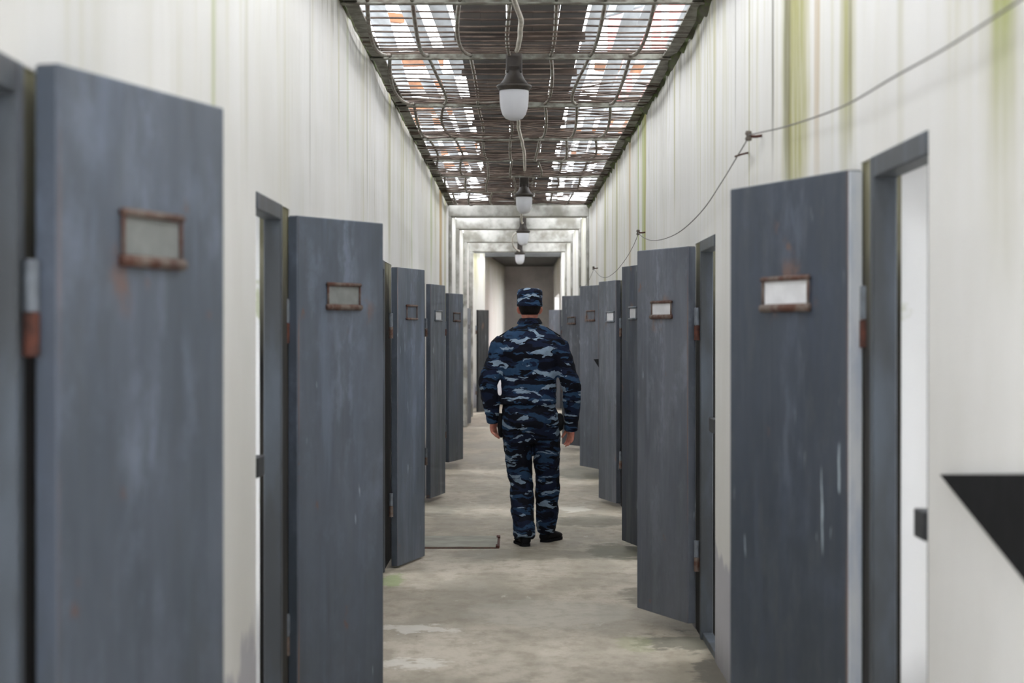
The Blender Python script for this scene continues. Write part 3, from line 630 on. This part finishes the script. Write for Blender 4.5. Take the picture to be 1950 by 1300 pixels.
# body: head, neck, trunk, arms with hands, legs, one continuous skin
b = NB()
loft(b, [(CX, .01, 1.50, .075, .06, 'h'), (CX, .012, 1.55, .058, .058, 'h'), (CX, .015, 1.60, .056, .060, 'h'), (CX, .022, 1.64, .060, .068, 'h')])
loft(b, [(CX, .060, 1.575, .024, .024, 'h'), (CX, .048, 1.59, .042, .046, 'h'), (CX, .034, 1.615, .060, .070, 'h'), (CX, .026, 1.645, .069, .086, 'h'), (CX, .018, 1.68, .074, .095, 'h'), (CX, .012, 1.72, .076, .097, 'h'), (CX, .008, 1.755, .068, .086, 'h'), (CX, .006, 1.785, .045, .058, 'h'), (CX, .006, 1.797, .018, .02, 'h')])
loft(b, [(CX, .118, 1.612, .008, .004, 'h'), (CX, .124, 1.622, .014, .012, 'h'), (CX, .122, 1.645, .010, .012, 'h'), (CX, .112, 1.675, .007, .008, 'h')], 12)        # nose
loft(b, [(CX - .02, .104, 1.592, .004, .005), (CX, .112, 1.592, .008, .006), (CX + .02, .104, 1.592, .004, .005)], 10)                                               # lips
for s in (-1, 1):                                                                                                                                              # ears
    loft(b, [(CX + s * .072, .018, 1.628, .007, .010, 'h'), (CX + s * .079, .012, 1.64, .009, .014, 'h'), (CX + s * .083, .006, 1.66, .010, .018, 'h'), (CX + s * .081, .006, 1.678, .007, .014, 'h')], 14)
loft(b, [(CX, 0, .80, .12, .085, 'h'), (CX, 0, .95, .145, .09, 'h'), (CX, 0, 1.08, .13, .085, 'h'), (CX, 0, 1.28, .155, .095, 'h'), (CX, 0, 1.42, .165, .09, 'h'), (CX, 0, 1.50, .09, .06, 'h')])
arm(b, SHL, ELL, WRL, .045, .038, .027); arm(b, SHR, ELR, WRR, .045, .038, .027)
loft(b, [(*HPL, .075, .075), (*lerp(HPL, KNL, .5), .066, .066), (*KNL, .05, .05), (*lerp(KNL, ANL, .4), .048, .048), (*ANL, .034, .034)], 20)
loft(b, [(*HPR, .075, .075), (*lerp(HPR, KNR, .5), .066, .066), (*KNR, .05, .05), (*lerp(KNR, ANR, .4), .048, .048), (*ANR, .034, .034)], 20)
def hand(bm, wr, s, ln=1.0, curl=1.0, spread=0.0):
    """back of the hand faces outwards/backwards; s is the body side; the thumb points forward/inward"""
    W_ = Vector(wr)
    dn = Vector((-s * .03, .10, -1)).normalized()
    ax = Vector((-s * .55, .85, 0)).normalized()        # across the palm, towards the thumb
    nr = dn.cross(ax).normalized()                      # palm normal
    if nr.x * s > 0: nr = -nr                           # palm faces the body
    for a, c, rx, ry in ((0, .03, .026, .018), (.03, .055, .034, .016), (.055, .085, .040, .014)): pass
    rings = [(0, .026, .020), (.03, .032, .019), (.06, .040, .017), (.088, .041, .015), (.098, .036, .011)]
    R = []
    for d, rx, ry in rings:
        c = W_ + dn * d * ln; R.append([bm.verts.new(c + ax * rx * math.cos(t) + nr * ry * math.sin(t)) for t in [2 * math.pi * k / 16 for k in range(16)]])
    for A, B in zip(R, R[1:]):
        for k in range(16): bm.faces.new((A[k], A[(k + 1) % 16], B[(k + 1) % 16], B[k]))
    bm.faces.new(R[0][::-1]); bm.faces.new(R[-1])
    for i, L in enumerate((.072, .080, .074, .058)):
        o = (.031 - i * .0205)
        p = W_ + dn * (.088 - .003 * abs(i - 1)) * ln + ax * o; d = dn.copy() + ax * (o * spread * 10); pts = [p]
        for j, (fr, a) in enumerate(((.46, .22), (.30, .50), (.24, .40))):
            ang = a * curl * (1 + i * .12); d = (d * math.cos(ang) + nr * math.sin(ang)).normalized(); p = p + d * L * fr; pts.append(p)
        tube(bm, pts, [.0095, .0090, .0082, .0068], 10)
    p = W_ + dn * .025 + ax * .024; pts = [p]
    d = (dn * .8 + ax * .75 + nr * .25).normalized()
    for fr in (.038, .032, .026):
        p = p + d * fr; pts.append(p); d = (d + dn * .35 + nr * .25 * curl).normalized()
    tube(bm, pts, [.014, .0115, .0100, .0078], 10)
hand(b, (WRL[0] + .003, WRL[1] + .005, WRL[2] - .02), -1, 1, 1.1); hand(b, (WRR[0], WRR[1] + .005, WRR[2] - .02), 1, 1, .75, .5)
body = obj('body', b, M_skin, man, smooth=True); remesh(body, .0042, 3)
for s in (-1, 1):
    b = NB(); lathe(b, [(0, -.011), (.008, -.008), (.011, 0), (.008, .008), (0, .011)], 12, (CX + s * .031, .098, 1.668)); obj('eye', b, M_eye, man, smooth=True)
# hair
b = NB()
loft(b, [(CX, -.012, 1.622, .058, .052, 'h'), (CX, -.004, 1.64, .070, .080, 'h'), (CX, -.002, 1.668, .0775, .090, 'h'), (CX, .0, 1.70, .080, .094, 'h'), (CX, .0, 1.73, .079, .09, 'h')])
for v_ in b.verts:
    if v_.co.y > .045: v_.co.y = .045
    if v_.co.z < 1.66 and v_.co.y > -.005: v_.co.x = CX + (v_.co.x - CX) * .86
hr = obj('hair', b, M_hair, man, smooth=True); remesh(hr, .005, 3)
# cap
b = NB()
loft(b, [(CX, .006, 1.683, .0855, .103, 'h'), (CX, .006, 1.70, .088, .106, 'h'), (CX, .006, 1.715, .0885, .106, 'h'), (CX, .006, 1.755, .090, .107, 'h'), (CX, .008, 1.785, .088, .105, 'h'), (CX, .010, 1.800, .078, .096, 'h'), (CX, .012, 1.809, .056, .074, 'h'), (CX, .012, 1.811, .02, .03, 'h')], 36, 2.15)
cp = obj('cap', b, M_camo3, man, smooth=True); remesh(cp, .005, 3); folds(cp, .05, .008)
b = NB(); lathe(b, [(.0868, .0), (.0905, .0), (.091, .028), (.0885, .029), (.0868, 0)], 40, (0, 0, 0))
for v_ in b.verts: v_.co = Vector((CX + v_.co.x, .006 + v_.co.y * 1.19, 1.683 + v_.co.z))
obj('cap_band', b, M_camo3, cp, smooth=True)
b = NB()
R = []
for i in range(17):
    t = math.pi * (i / 16); x = CX + .083 * math.cos(t); y0 = .01 + .102 * math.sin(t) * .9; dep = .058 * math.sin(t) ** .8
    R.append([b.verts.new((x, y0 - .01, 1.692)), b.verts.new((CX + (x - CX) * 1.02, y0 + dep, 1.678)), b.verts.new((CX + (x - CX) * 1.02, y0 + dep, 1.673)), b.verts.new((x, y0 - .01, 1.687))])
for A, B in zip(R, R[1:]):
    for k in range(4): b.faces.new((A[k], A[(k + 1) % 4], B[(k + 1) % 4], B[k]))
b.faces.new(R[0]); b.faces.new(R[-1][::-1]); obj('visor', b, M_camo3, cp, smooth=True)
# jacket
b = NB()
loft(b, [(-.035, 0, .985, .188, .125, 'h'), (-.037, 0, 1.0, .203, .138, 'h'), (-.035, 0, 1.03, .202, .142, 'h'), (-.03, -.0, 1.07, .190, .132, 'h'), (-.027, -.005, 1.16, .192, .130, 'h'), (-.024, -.012, 1.28, .204, .140, 'h'), (-.022, -.018, 1.38, .214, .143, 'h'),
         (-.022, -.016, 1.44, .212, .130, 'h'), (-.022, -.01, 1.485, .185, .110, 'h'), (-.022, -.004, 1.520, .135, .090, 'h'), (-.022, 0, 1.548, .085, .075, 'h'), (-.022, .004, 1.57, .066, .068, 'h')], 40, 2.35)
def sleeve(bm, sh, el, wr, s):
    S0 = (sh[0] - s * .02, sh[1] - .005, sh[2] + .012)
    P = [S0, (sh[0] + s * .012, sh[1] - .006, sh[2] - .035), lerp(sh, el, .35), lerp(sh, el, .7), el, lerp(el, wr, .3), lerp(el, wr, .62), lerp(el, wr, .85), lerp(el, wr, 1.0), lerp(el, wr, 1.08)]
    r = [.062, .076, .073, .068, .067, .065, .058, .053, .047, .046]
    loft(bm, [(*p, q, q * 1.08) for p, q in zip(P, r)], 26)
sleeve(b, SHL, ELL, WRL, -1); sleeve(b, SHR, ELR, WRR, 1)
jk = obj('jacket', b, M_camo, man, smooth=True); remesh(jk, .008, 4); folds(jk, .11, .030); folds(jk, .045, .012)
# collar, epaulettes, cuffs
b = NB(); R = []
for i in range(33):
    t = math.radians(-90) + math.radians(-150 + 300 * i / 32); c_, s_ = math.cos(t), math.sin(t)
    R.append([b.verts.new((CX + rx * c_, .006 + ry * s_, z)) for rx, ry, z in ((.064, .066, 1.545), (.062, .064, 1.600 + .004 * math.cos(4 * t)), (.068, .070, 1.603), (.094, .086, 1.562), (.090, .082, 1.557))])
for A, B in zip(R, R[1:]):
    for k in range(5): b.faces.new((A[k], A[(k + 1) % 5], B[(k + 1) % 5], B[k]))
b.faces.new(R[0]); b.faces.new(R[-1][::-1]); cl = obj('collar', b, M_camo, jk, smooth=True)
m = cl.modifiers.new('sub', 'SUBSURF'); m.levels = 1; m.render_levels = 1
for s in (-1, 1):
    b = NB(); x0 = CX + s * .115; x1 = CX + s * .215; z0, z1 = 1.532, 1.470
    dz = Vector((x1 - x0, 0, z1 - z0)).normalized(); 
    M = Matrix.Translation((x0, -.012, z0)) @ Matrix.Rotation(-math.atan2(z1 - z0, x1 - x0), 4, 'Y')
    L = math.hypot(x1 - x0, z1 - z0); box(b, (0, -.028, -.004), (L, .028, .006), M); obj('epaulette', b, M_shoe, jk, bevel=.003)
for P0, P1, s in ((ELL, WRL, -1), (ELR, WRR, 1)):
    b = NB(); loft(b, [(*lerp(P0, P1, 1.02), .049, .053), (*lerp(P0, P1, 1.10), .050, .054), (*lerp(P0, P1, 1.22), .049, .053), (*lerp(P0, P1, 1.24), .044, .048)], 26)
    cf = obj('cuff', b, M_camo, jk, smooth=True)
# trousers
b = NB()
loft(b, [(-.03, 0, 1.04, .155, .108, 'h'), (-.03, 0, 1.0, .178, .120, 'h'), (-.023, -.012, .93, .200, .136, 'h'), (-.018, -.018, .86, .206, .140, 'h'), (-.014, -.01, .78, .200, .125, 'h'), (-.012, .005, .715, .150, .10, 'h')], 36, 2.3)
def leg(bm, L): loft(bm, [(x, y, z, r, q) for x, y, z, r, q in L], 28, 2.2)
leg(b, [(-.112, -.01, .86, .100, .125), (-.110, -.002, .76, .102, .118), (-.104, .012, .64, .098, .108), (-.093, .03, .52, .088, .098), (-.082, .028, .43, .083, .092), (-.077, -.005, .33, .083, .09), (-.073, -.05, .22, .078, .088), (-.064, -.09, .14, .076, .09), (-.060, -.11, .10, .072, .088), (-.060, -.12, .055, .066, .09)])
leg(b, [(.092, -.005, .86, .098, .125), (.096, .02, .76, .100, .118), (.100, .055, .64, .095, .108), (.100, .095, .52, .088, .098), (.103, .115, .43, .087, .092), (.105, .125, .33, .085, .09), (.104, .135, .22, .080, .088), (.100, .145, .15, .075, .086), (.098, .155, .10, .068, .085), (.098, .16, .075, .062, .083)])
tr = obj('trousers', b, M_camo2, man, smooth=True); remesh(tr, .008, 4); folds(tr, .12, .026); folds(tr, .045, .014)
# pouches
b = NB(); loft(b, [(.188, .0, .925, .012, .04, 'h'), (.190, .0, .91, .024, .06, 'h'), (.192, 0, .86, .030, .065, 'h'), (.190, 0, .815, .024, .06, 'h'), (.186, 0, .80, .010, .04, 'h')], 20, 3)
obj('pouch', b, M_shoe, man, smooth=True)['label'] = 'black belt pouch on the right hip'
b = NB(); loft(b, [(-.226, .0, .925, .010, .04, 'h'), (-.228, .0, .90, .016, .05, 'h'), (-.232, 0, .83, .020, .055, 'h'), (-.226, 0, .77, .016, .045, 'h'), (-.222, 0, .755, .008, .03, 'h')], 20, 3)
obj('pouch', b, M_shoe, man, smooth=True)['label'] = 'black pouch on the left hip'
# shoes
def shoe(x, y, ang, pitch=0.0):
    M = Matrix.Translation((x, y, 0)) @ Matrix.Rotation(ang, 4, 'Z') @ Matrix.Rotation(pitch, 4, 'X')
    b = NB()
    prof = [(-.095, .010, .034, .030), (-.088, .030, .056, .037), (-.06, .040, .080, .041), (-.02, .042, .085, .042), (.03, .040, .070, .043), (.09, .046, .052, .046), (.14, .044, .042, .040), (.170, .025, .032, .024), (.178, .010, .026, .010)]
    R = []
    for yy, _, h, rx in prof:
        R.append([b.verts.new(M @ Vector((rx * math.cos(t), yy, .014 + max(0, h * (.5 + .5 * math.sin(t)))))) for t in [2 * math.pi * k / 20 for k in range(20)]])
    for A, B in zip(R, R[1:]):
        for k in range(20): b.faces.new((A[k], A[(k + 1) % 20], B[(k + 1) % 20], B[k]))
    b.faces.new(R[0][::-1]); b.faces.new(R[-1]); o = obj('shoe', b, M_shoe, man, smooth=True)
    m = o.modifiers.new('sub', 'SUBSURF'); m.levels = 1; m.render_levels = 1
    b = NB(); R = []
    out = [(0, -.098), (.026, -.092), (.038, -.06), (.038, 0), (.046, .08), (.043, .13), (.025, .17), (0, .182), (-.025, .17), (-.043, .13), (-.042, .08), (-.034, 0), (-.038, -.06), (-.026, -.092)]
    A = [b.verts.new(M @ Vector((p[0], p[1], .0))) for p in out]; B = [b.verts.new(M @ Vector((p[0], p[1], .020))) for p in out]
    b.faces.new(A[::-1]); b.faces.new(B)
    for k in range(len(out)): b.faces.new((A[k], A[(k + 1) % len(out)], B[(k + 1) % len(out)], B[k]))
    obj('sole', b, M_black, o, bevel=.002)
shoe(-.068, -.065, math.radians(12)); shoe(.118, .185, math.radians(-28))
